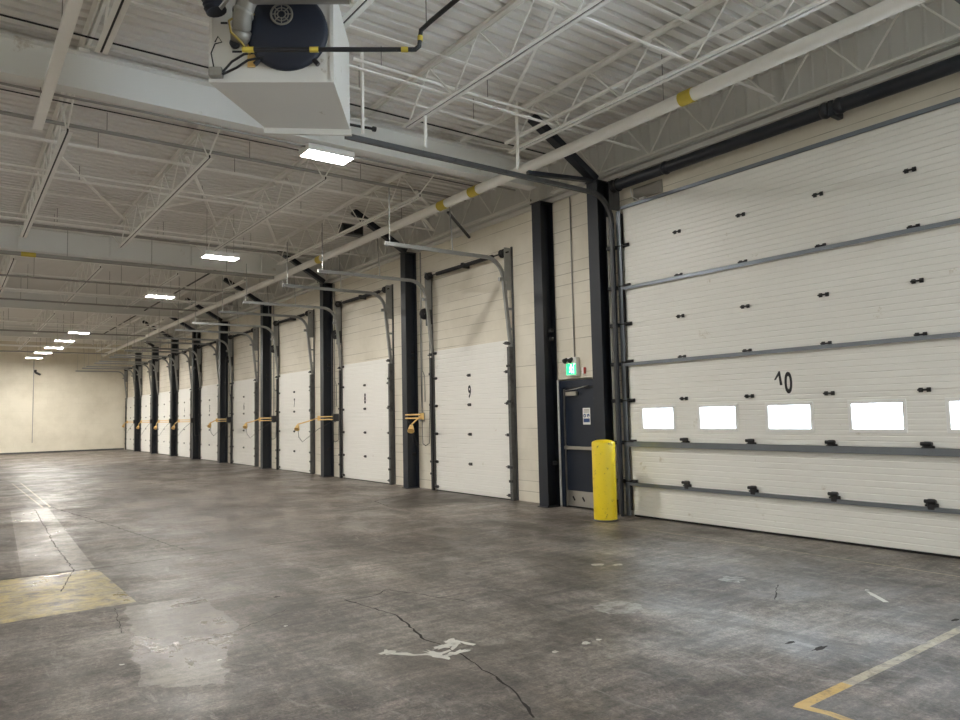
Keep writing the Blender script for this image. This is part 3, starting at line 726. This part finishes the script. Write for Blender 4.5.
for i in range(1, 8):
    for hy in HY:
        m = MB(); z = ZS[i]; xo = xf-.001
        m.bbox(xo-.02, xo, hy-.065, hy-.02, z-.026, z+.026, .004); m.bbox(xo-.02, xo, hy+.02, hy+.065, z-.026, z+.026, .004)
        m.cyl((xo-.026, hy-.07, z), (xo-.026, hy+.07, z), .011, 8)
        if i in (1, 2): m.bbox(xo-.055, xo, hy-.042, hy+.042, z-.05, z+.075, .012); m.cyl((xo-.06, hy-.06, z+.05), (xo-.06, hy+.06, z+.05), .022, 10)
        m.build('hinge', M['black'], D, org)
m = MB(); m.bbox(xf+.006, xb, y0, y1, 0, .03, .006); m.build('bottom_seal', M['rubber'], D, org)
m = MB(); m.bbox(xf-.03, xf+.002, y0, y1+.04, 5.02, 5.075, .006); m.build('top_seal', M['strut'], D, org)
for i in range(1, 8):
    z = ZS[i]
    m = MB(); m.bbox(xf-.035, xf-.001, y1-.12, y1+.01, z-.03, z+.03, .005); m.cyl((xf-.05, y1-.1, z), (xf-.05, y1+.10, z), .014, 8); m.build('roller_bracket', M['black'], D, org)
m = MB(); gx = xf-.0014
m.add([(gx, 5.498-u*1.12, 2.085+k*1.12) for u, k in ((-.005,.08),(.022,.085),(.045,-.085),(.012,-.085))], [(0,1,2,3)])
m.add([(gx-.0002, 5.498-u*1.12, 2.085+k*1.12) for u, k in ((.005,.082),(.010,.04),(-.038,-.02),(-.062,-.02))], [(0,1,2,3)])
m.build('numeral', M['ink'], D, org)
glyph('0', .112, .29, xf-.0014, 5.362, 2.02, M['ink'], D, org, 'numeral', .025)
# its near-side track, jamb angle and spring tube
T = thing('door_track', (8.9, 8.28, 0), 'heavy curved steel track at the left edge of door 10 sweeping into the room', 'door track'); org = (8.9, 8.28, 0)
yt = 8.31; R = .45
pts = [(8.885, yt, .03), (8.885, yt, 4.82)]
for k in range(1, 11):
    a = (PI/2)*k/10; pts.append((8.885-R*(1-math.cos(a)), yt, 4.82+R*math.sin(a)))
pts.append((4.05, yt, 5.28))
m = MB(); m.tube(pts, 0, sq=(.06, .065)); m.build('track', M['galv_dark'], T, org)
m = MB(); m.box(8.93, 8.94, 8.16, 8.25, .01, 5.0); m.box(8.94, X-.003, 8.24, 8.25, .01, 5.0); m.build('jamb_angle', M['strut'], T, org)
for a, b in ((1.9,2.42),(3.14,3.68),(4.44,4.95),(.1,.5)):
    m = MB(); m.bbox(8.925, 8.983, 8.148, 8.158, a, b, .003); m.build('side_seal', M['rubber'], T, org)
m = MB(); m.box(8.90, 8.96, 8.425, 8.44, .25, 4.95); m.build('backing_strip', M['pipew'], T, org)
m = MB(); m.box(8.84, 8.875, 8.25, 8.285, .0, 4.8); m.build('track_guard', M['navy'], T, org)
for z in (.56, 1.18, 1.86, 2.46, 3.1, 3.72, 4.4):
    m = MB(); m.bbox(8.86, 8.96, 8.255, 8.424, z-.03, z+.03, .005); m.build('track_bracket', M['black'], T, org)
m = MB(); m.bbox(8.78, 9.03, 8.24, 8.255, 5.02, 5.50, .004); m.build('bearing_plate', M['galv_dark'], T, org)
S = thing('torsion_spring', (8.85, 5.4, 5.4), 'thick navy spring tube running along the wall above door 10', 'door spring'); org = (8.85, 5.4, 5.4)
m = MB(); m.cyl((8.86, 1.5, 5.41), (8.86, 8.22, 5.41), .022, 12); m.build('shaft', M['black'], S, org)
for a, b in ((1.6, 4.40), (4.60, 8.1)):
    m = MB(); m.cyl((8.86, a, 5.41), (8.86, b, 5.41), .088, 26)
    m.build('spring', M['navy'], S, org)
for yy in (4.41, 4.59, 7.12):
    m = MB(); m.lathe([(.02,-.05),(.09,-.05),(.105,0),(.09,.05),(.02,.05)], (8.86, yy, 5.41), (0,1,0), 20); m.build('winding_cone', M['navy'], S, org)
m = MB(); m.bbox(8.80, X-.003, 4.46, 4.54, 5.30, 5.50, .012); m.build('centre_bracket', M['navy'], S, org)
m = MB(); m.lathe([(.02,-.06),(.11,-.06),(.11,-.05),(.085,-.045),(.085,.045),(.11,.05),(.11,.06),(.02,.06)], (8.86, 8.16, 5.41), (0,1,0), 22); m.build('cable_drum', M['black'], S, org)
m = MB(); m.box(X-.012, X-.003, 7.35, 7.95, 5.12, 5.33)
tag(m.build('wall_plate', M['duct'], None, (X-.01,7.6,5.12)), 'small dull grey plate on the block wall above the left corner of door 10', 'plate')
m = MB(); m.tube([(X-.02,8.0,5.35),(X-.02,7.97,5.2),(X-.02,7.85,5.12),(X-.02,7.8,5.08)], .01, 6); m.bbox(X-.06, X-.004, 7.68, 7.8, 5.06-.0+.02, 5.13, .005)
tag(m.build('door_sensor', M['white'], None, (X-.02,7.8,5.08)), 'small white sensor box with cable above the top left corner of door 10', 'sensor')

T2 = thing('door_track', (8.9, 2.5, 0), 'heavy curved steel track at the right edge of door 10 beyond the last window', 'door track'); org = (8.9, 2.5, 0)
m = MB(); m.tube([(px_, 2.44, pz_) for px_, py_, pz_ in pts], 0, sq=(.06, .065)); m.build('track', M['galv_dark'], T2, org)
m = MB(); m.box(8.93, 8.94, 2.50, 2.585, .01, 5.0); m.box(8.94, X-.003, 2.50, 2.51, .01, 5.0); m.build('jamb_angle', M['strut'], T2, org)
for z in (.56, 1.18, 1.86, 2.46, 3.1, 3.72, 4.4):
    m = MB(); m.bbox(8.86, 8.96, 2.40, 2.50, z-.03, z+.03, .005); m.build('track_bracket', M['black'], T2, org)

# ------------------------------------------------------------------ personnel door
P = bpy.data.objects.new('door_1', None); C.objects.link(P); P.location = (X, 9.4, 0); P['kind'] = 'structure'
P['label'] = 'dark navy personnel door with white notice and steel kick plate'
org = (X, 9.4, 0)
m = MB(); m.box(X-.02, X+.12, 9.79, 9.875, 0, 2.26); m.box(X-.02, X+.12, 8.925, 9.01, 0, 2.26); m.box(X-.02, X+.12, 9.01, 9.79, 2.13, 2.26); m.build('door_frame', M['navy_door'], P, org)
m = MB(); m.bbox(X+.02, X+.065, 9.015, 9.785, .02, 2.125, .004); m.build('door_leaf', M['navy_door'], P, org)
m = MB(); m.box(X-.035, X+.0, 9.88, 9.918, 0, 2.28); m.build('jamb_strip', M['siding'], P, org)
m = MB(); m.box(X-.001, X+.018, 9.765, 9.789, .02, 2.11); m.build('edge_highlight', M['steel'], P, org)  # highlight along the door edge, built as a bright strip
m = MB(); m.box(X+.016, X+.0195, 9.04, 9.76, .03, .30); m.build('kick_plate', M['steel'], P, org)
for yy in (9.60, 9.36):
    m = MB(); m.bar((X+.012, yy+.03, .2), (X+.012, yy-.02, .13), .03, .006, (1,0,0)); m.build('kick_plate_slot', M['black'], P, org)
m = MB(); m.bbox(X-.03, X+.018, 9.74, 9.76, 1.02, 1.10, .004); m.bbox(X-.03, X+.018, 9.04, 9.06, 1.02, 1.10, .004); m.bbox(X-.045, X-.02, 9.03, 9.765, 1.03, 1.09, .006); m.build('push_bar', M['steel'], P, org)
m = MB(); m.bbox(X-.05, X+.018, 9.42, 9.70, 1.98, 2.06, .01); m.build('door_closer', M['steel'], P, org)
m = MB(); m.bar((X-.06, 9.66, 2.08), (X-.10, 9.36, 2.10), .025, .01); m.bar((X-.10, 9.36, 2.10), (X-.03, 9.12, 2.15), .025, .01); m.build('closer_arm', M['steel'], P, org)
m = MB(); m.box(X+.0165, X+.0195, 9.14, 9.32, 1.47, 1.76); sg = m.build('notice', M['white'], P, org)
def flatbox(a, b, c, d, mat, name, par):
    q = MB(); q.box(X+.0155, X+.0163, a, b, c, d); return q.build(name, mat, par, org)
for k in range(3): flatbox(9.16, 9.295, 1.725-.022*k, 1.735-.022*k, M['grey_ink'], 'notice_text', sg)
for yy, inn in ((9.275, True), (9.185, False)):
    q = MB(); q.lathe([(.0,.0),(.032,0),(.032,.001),(0,.001)], (X+.0160, yy, 1.625), (-1,0,0), 20); q.build('notice_symbol', M['blue'], sg, org)
    q = MB(); q.lathe([(.0,.0),(.014,0),(.014,.001),(0,.001)], (X+.0148, yy+(0 if inn else -.006), 1.622+(0 if inn else -.012)), (-1,0,0), 14); q.build('notice_symbol', M['white'], sg, org)
flatbox(9.155, 9.305, 1.51, 1.575, M['blue'], 'notice_text', sg)

# exit sign with emergency lamps
E_ = thing('exit_sign', (X-.05, 9.46, 2.34), 'green running man exit sign with two emergency lamp heads above the navy door', 'sign'); org = (X-.05, 9.46, 2.34)
m = MB(); m.bbox(X-.10, X-.003, 9.33, 9.59, 2.33, 2.66, .008); m.build('housing', M['white'], E_, org)
m = MB(); m.box(X-.1035, X-.101, 9.34, 9.58, 2.355, 2.55); m.build('green_panel', M['green'], E_, org)
f = MB(); xx = X-.1045
def seg(pts, w):
    for a, b in zip(pts, pts[1:]): f.bar((xx, 9.46-a[0], 2.452+a[1]), (xx, 9.46-b[0], 2.452+b[1]), w, .0012, (1,0,0))
f.lathe([(0,0),(.017,0),(.017,.001),(0,.001)], (xx, 9.455, 2.452+.070), (-1,0,0), 14)
seg([(.0,.045),(.004,-.01)], .034); seg([(.004,-.005),(.028,-.035),(.018,-.075)], .018); seg([(.0,-.005),(-.018,-.04),(-.045,-.05)], .018)
seg([(.0,.04),(.035,.02),(.05,.035)], .013); seg([(.0,.04),(-.03,.03),(-.035,.0)], .013)
f.box(xx-.0005, xx+.0006, 9.385, 9.392, 2.365, 2.54); f.box(xx-.0005, xx+.0006, 9.345, 9.392, 2.533, 2.54)
f.build('running_figure', M['green_white'], E_, org)
for yy in (9.575, 9.44):
    m = MB(); m.lathe([(0,-.05),(.03,-.05),(.035,-.02),(.048,.03),(.045,.035),(0,.03)], (X-.13, yy, 2.61), Vector((-.75,.1,-.5)), 16); m.cyl((X-.10,yy,2.62),(X-.13,yy,2.61),.012,8); m.build('lamp_head', M['black'], E_, org)
m = MB(); m.tube([(X-.02,9.445,2.66),(X-.02,9.45,3.6),(X-.02,9.44,5.58)], .012, 8)
tag(m.build('wall_conduit', M['conduit'], None, (X-.02,9.445,2.66)), 'thin grey conduit rising up the block wall from the exit sign', 'conduit')
A_ = thing('fire_alarm', (X-.03, 9.2, 2.42), 'small white and red alarm box right of the exit sign', 'alarm'); org = (X-.03, 9.2, 2.42)
m = MB(); m.bbox(X-.05, X+.002, 9.20, 9.25, 2.36, 2.47, .006); m.build('box', M['white'], A_, org)
m = MB(); m.bbox(X-.052, X+.002, 9.188, 9.199, 2.36, 2.47, .006); m.build('strobe', M['red'], A_, org)

# ------------------------------------------------------------------ bollard
t = thing('bollard', (8.365, 8.165, 0), 'scuffed yellow round bollard beside door 10', 'bollard'); org = (8.365, 8.165, 0)
m = MB(); r = .182; prof = [(r, 0), (r, 1.20)]
for k in range(1, 7):
    a = k/6*PI/2; prof.append((r*math.cos(a)+.0001, 1.20+.055*math.sin(a)))
m.lathe(prof, (8.365, 8.165, 0), (0,0,1), 36); m.build('post', M['bollard'], t, org)
m = MB(); m.lathe([(r+.001,.0),(r+.012,0),(r+.008,.02),(r+.001,.025)], (8.365,8.165,0), (0,0,1), 36); m.build('base_ring', M['galv_dark'], t, org)

# ------------------------------------------------------------------ unit heater under the roof
K = .871; HA = Vector((1.864, 6.594, 0)); hd = Vector((.833, -.553, 0)); hm = Vector((.553, .833, 0))
def hp(s, d, z): p = HA+hd*s*K+hm*d*K; return (p.x, p.y, 1.7+(z-1.7)*K)
def near(p): return (p[0]*K, p[1]*K, 1.7+(p[2]-1.7)*K)
org = hp(.65, .6, 5.2)
t = thing('unit_heater', org, 'big pale boxed heater with round navy fan hanging from the roof deck', 'heater')
FT = [(0,0),(1.29,0),(1.29,1.27),(.28,1.2)]
m = MB(); m.prism(FT, lambda u,v,z: hp(u,v,z), 5.2, 6.28); m.build('casing', M['heater'], t, org)
m = MB()
m.prism([(.27,1.19),(1.31,1.26),(1.31,1.30),(.27,1.23)], lambda u,v,z: hp(u,v,z), 5.13, 5.22)
m.build('bottom_lip', M['heater'], t, org)
m = MB(); m.prism([(0,-.012),(1.29,-.012),(1.29,-.001),(0,-.001)], lambda u,v,z: hp(u,v,z), 5.2, 5.235); m.prism([(0,-.012),(.03,-.012),(.03,-.001),(0,-.001)], lambda u,v,z: hp(u,v,z), 5.235, 6.28); m.prism([(1.25,-.012),(1.29,-.012),(1.29,-.001),(1.25,-.001)], lambda u,v,z: hp(u,v,z), 5.235, 6.28)
m.build('trim_edges', M['heater'], t, org)
fc = Vector(hp(.81, -.01, 5.745)); ax = -hm
m = MB(); R = .425*K
m.lathe([(0,.065),(.12,.065),(.26,.06),(R-.03,.05),(R,.03),(R,-.0),(0,-.0)], fc, ax, 40); fan = m.build('fan_shroud', M['fan'], t, org)
gc = Vector(hp(.77, -.095, 5.885))
m = MB(); m.lathe([(.03,.012),(.036,.018),(.042,.012)], gc, ax, 20); m.lathe([(.085,.012),(.095,.02),(.105,.012)], gc, ax, 24); m.lathe([(.055,.012),(.061,.018),(.067,.012)], gc, ax, 24)
for k in range(8):
    a = k*PI/4; q = gc+hd*math.cos(a)*.1+Vector((0,0,1))*math.sin(a)*.1; q0 = gc+hd*math.cos(a)*.03+Vector((0,0,1))*math.sin(a)*.03
    m.cyl(q0-hm*.014, q-hm*.014, .005, 5)
m.build('motor_grille', M['duct'], fan, org)
for a in (-.85, .9, -2.3):
    q = fc+hd*math.cos(a)*R+Vector((0,0,1))*math.sin(a)*R; q2 = fc+hd*math.cos(a)*(R+.06)+Vector((0,0,1))*math.sin(a)*(R+.06)
    m = MB(); m.cyl(q-hm*.03, q2-hm*.03, .022, 8); m.build('mounting_lug', M['black'], fan, org)
m = MB(); m.prism([(.02,-.09),(.15,-.09),(.15,-.013),(.02,-.013)], lambda u,v,z: hp(u,v,z), 5.24, 5.33); m.build('junction_box', M['duct'], t, org)
m = MB(); m.tube([hp(.15,-.05,5.29),hp(.25,-.06,5.40),hp(.38,-.08,5.47),hp(.50,-.06,5.50)], .011, 7); m.tube([hp(.15,-.05,5.27),hp(.30,-.07,5.33),hp(.42,-.09,5.40),hp(.58,-.06,5.45)], .011, 7); m.build('power_cable', M['black'], t, org)
m = MB(); m.tube([hp(.06,-.03,5.33),hp(.03,-.04,5.5),hp(.07,-.04,5.6),hp(.14,-.04,5.62),hp(.1,-.04,5.68),hp(.07,-.04,5.62)], .006, 6); m.build('control_wire', M['black'], t, org)
m = MB(); m.lathe([(0,.03),(.045,.03),(.045,0),(0,0)], hp(.27,-.013,5.61), ax, 16); m.build('control_knob', M['black'], t, org)
m = MB(); m.prism([(.24,-.018),(.34,-.018),(.34,-.013),(.24,-.013)], lambda u,v,z: hp(u,v,z), 5.52, 5.54); m.build('name_strip', M['black'], t, org)
m = MB(); m.prism([(.12,-.018),(.19,-.018),(.19,-.013),(.12,-.013)], lambda u,v,z: hp(u,v,z), 5.83, 5.85); m.build('name_strip', M['black'], t, org)
# flue and inlet ducts
m = MB(); m.tube([hp(.02,-.20,6.28),hp(.06,-.20,6.1),hp(.13,-.19,5.86)], .09, 16)
for k in range(4):
    q = Vector(hp(.085+.012*k,-.20,6.02-.045*k)); m.lathe([(.09,-.015),(.098,0),(.09,.015)], q, (.1,0,-1), 16)
m.build('flue_pipe', M['fan'], t, org)
m = MB(); m.tube([hp(1.5,-.34,5.985),hp(1.0,-.34,5.985),hp(.60,-.33,5.985),hp(.50,-.32,5.985)], .095, 18); m.build('flue_duct', M['duct'], t, org)
m = MB(); m.tube([hp(.56,-.30,6.06),hp(.46,-.27,5.93),hp(.40,-.22,5.80),hp(.37,-.14,5.72)], .085, 16); m.lathe([(.088,-.02),(.097,0),(.088,.02)], hp(.41,-.235,5.82), (-.3,.1,-.9), 18)
m.lathe([(.0,.02),(.085,.02),(.09,-.04),(.07,-.10),(.0,-.10)], hp(.36,-.10,5.70), (.2,-.3,.9), 18); m.build('inlet_duct', M['duct'], t, org)
m = MB(); m.bar(hp(.22,-.36,5.80), hp(.40,-.38,6.02), .012, .05, (-.55,-.83,0)); m.build('duct_strap', M['steel'], t, org)
m = MB(); m.tube([hp(.50,-.15,5.86),hp(.38,-.22,5.82),hp(.27,-.24,5.74),hp(.28,-.20,5.64),hp(.37,-.16,5.56),hp(.45,-.10,5.45)], .011, 8); m.build('gas_hose', M['hose'], t, org)
m = MB(); m.prism([(.40,-.03),(.48,-.03),(.48,-.013),(.40,-.013)], lambda u,v,z: hp(u,v,z), 5.36, 5.60); m.build('gas_valve_plate', M['arm'], t, org)
for s_, d_ in ((.12,.2),(1.17,.2),(1.17,1.1),(.42,1.05)):
    q = hp(s_, d_, 6.28); m = MB(); m.cyl((q[0],q[1],q[2]-.01), (q[0],q[1],6.43), .01, 8); m.build('hanger_rod', M['conduit'], t, org)
# black gas pipe feeding it
g1, g2, g3 = Vector(hp(.42,-.29,5.41)), Vector(near((3.80,6.11,5.41))), Vector(near((3.82,6.09,5.61)))
pipe('gas_pipe', [tuple(g1), tuple(g2-(g2-g1).normalized()*.03), tuple(g2+Vector((.005,-.003,.03))), tuple(g3), near((3.84,5.95,5.64)), near((3.84,-3,5.66))], .021, M['black'],
     'black gas pipe with yellow labels running past the heater fan', 'pipe', None,
     [(g1, g1+(g2-g1).normalized()*.10), (g1.lerp(g2,.38), g1.lerp(g2,.43)), (g1.lerp(g2,.90), g1.lerp(g2,.94)), (Vector(near((3.812,6.1,5.50))), Vector(near((3.815,6.097,5.55))))], 10)
m = MB(); m.cyl(near((3.83,6.0,5.64)),(3.335,5.24,6.43),.006,6)
tag(m.build('pipe_hanger', M['conduit'], None, near((3.83,6.0,5.64))), 'thin rod hanger holding the elbow of the black gas pipe', 'hanger')

# ------------------------------------------------------------------ back wall fittings
m = MB(); m.tube([(4.10,YB-.02,.6),(4.10,YB-.02,5.6)], .018, 8)
tag(m.build('wall_conduit', M['conduit'], None, (4.1,YB-.02,.6)), 'thin vertical conduit on the cream back wall below the farthest lamp', 'conduit')
t = thing('security_camera', (4.24,YB-.1,4.55), 'small dark security camera on the cream back wall', 'camera'); org = (4.24,YB-.1,4.55)
m = MB(); m.bbox(4.12,4.24,YB-.10,YB-.003,4.62,4.78,.01); m.build('mount', M['black'], t, org)
m = MB(); m.cyl((4.2,YB-.08,4.62),(4.38,YB-.32,4.50),.06,12); m.build('body', M['galv_dark'], t, org)
# open dark boxes between joists over door 8 (vent louvres)
t = thing('roof_vent', (7.55,14.0,6.1), 'dark louvred vent box tucked between joists beyond the nearest beam', 'vent'); org = (7.55,14,6.1)
m = MB(); m.bbox(7.35,7.9,15.3,15.5,5.95,6.20,.01); m.build('box', M['galv_dark'], t, org)
for k in range(2):
    m = MB(); m.box(7.38+.27*k, 7.60+.27*k, 15.29, 15.299, 5.99, 6.16); m.build('louvre', M['black'], t, org)

# ------------------------------------------------------------------ daylight, camera, view
w = bpy.data.worlds.new('outdoor daylight'); bpy.context.scene.world = w; w.use_nodes = True
bg = w.node_tree.nodes['Background']; bg.inputs[0].default_value = (.74,.87,1,1); bg.inputs[1].default_value = 7
cam = bpy.data.cameras.new('camera'); co = bpy.data.objects.new('camera', cam); C.objects.link(co)
f_px, yaw, pit, rol = 729.66, math.radians(36.306), math.radians(4.207), math.radians(-1.262)
fwd = Vector((math.sin(yaw)*math.cos(pit), math.cos(yaw)*math.cos(pit), math.sin(pit))); rt = Vector((math.cos(yaw), -math.sin(yaw), 0)); up = rt.cross(fwd)
r2 = rt*math.cos(rol)+up*math.sin(rol); u2 = -rt*math.sin(rol)+up*math.cos(rol)
mat = Matrix((r2, u2, -fwd)).transposed().to_4x4(); mat.translation = (0,0,1.7); co.matrix_world = mat
cam.sensor_fit = 'HORIZONTAL'; cam.sensor_width = 36; cam.lens = f_px/960*36; cam.clip_end = 200
sc = bpy.context.scene; sc.camera = co
sc.view_settings.view_transform = 'Standard'; sc.view_settings.look = 'None'; sc.view_settings.exposure = 1.2; sc.view_settings.gamma = 1; sc.view_settings.use_curve_mapping = False
sc.cycles.max_bounces = 8; sc.cycles.diffuse_bounces = 6
sc.cycles.use_denoising = True
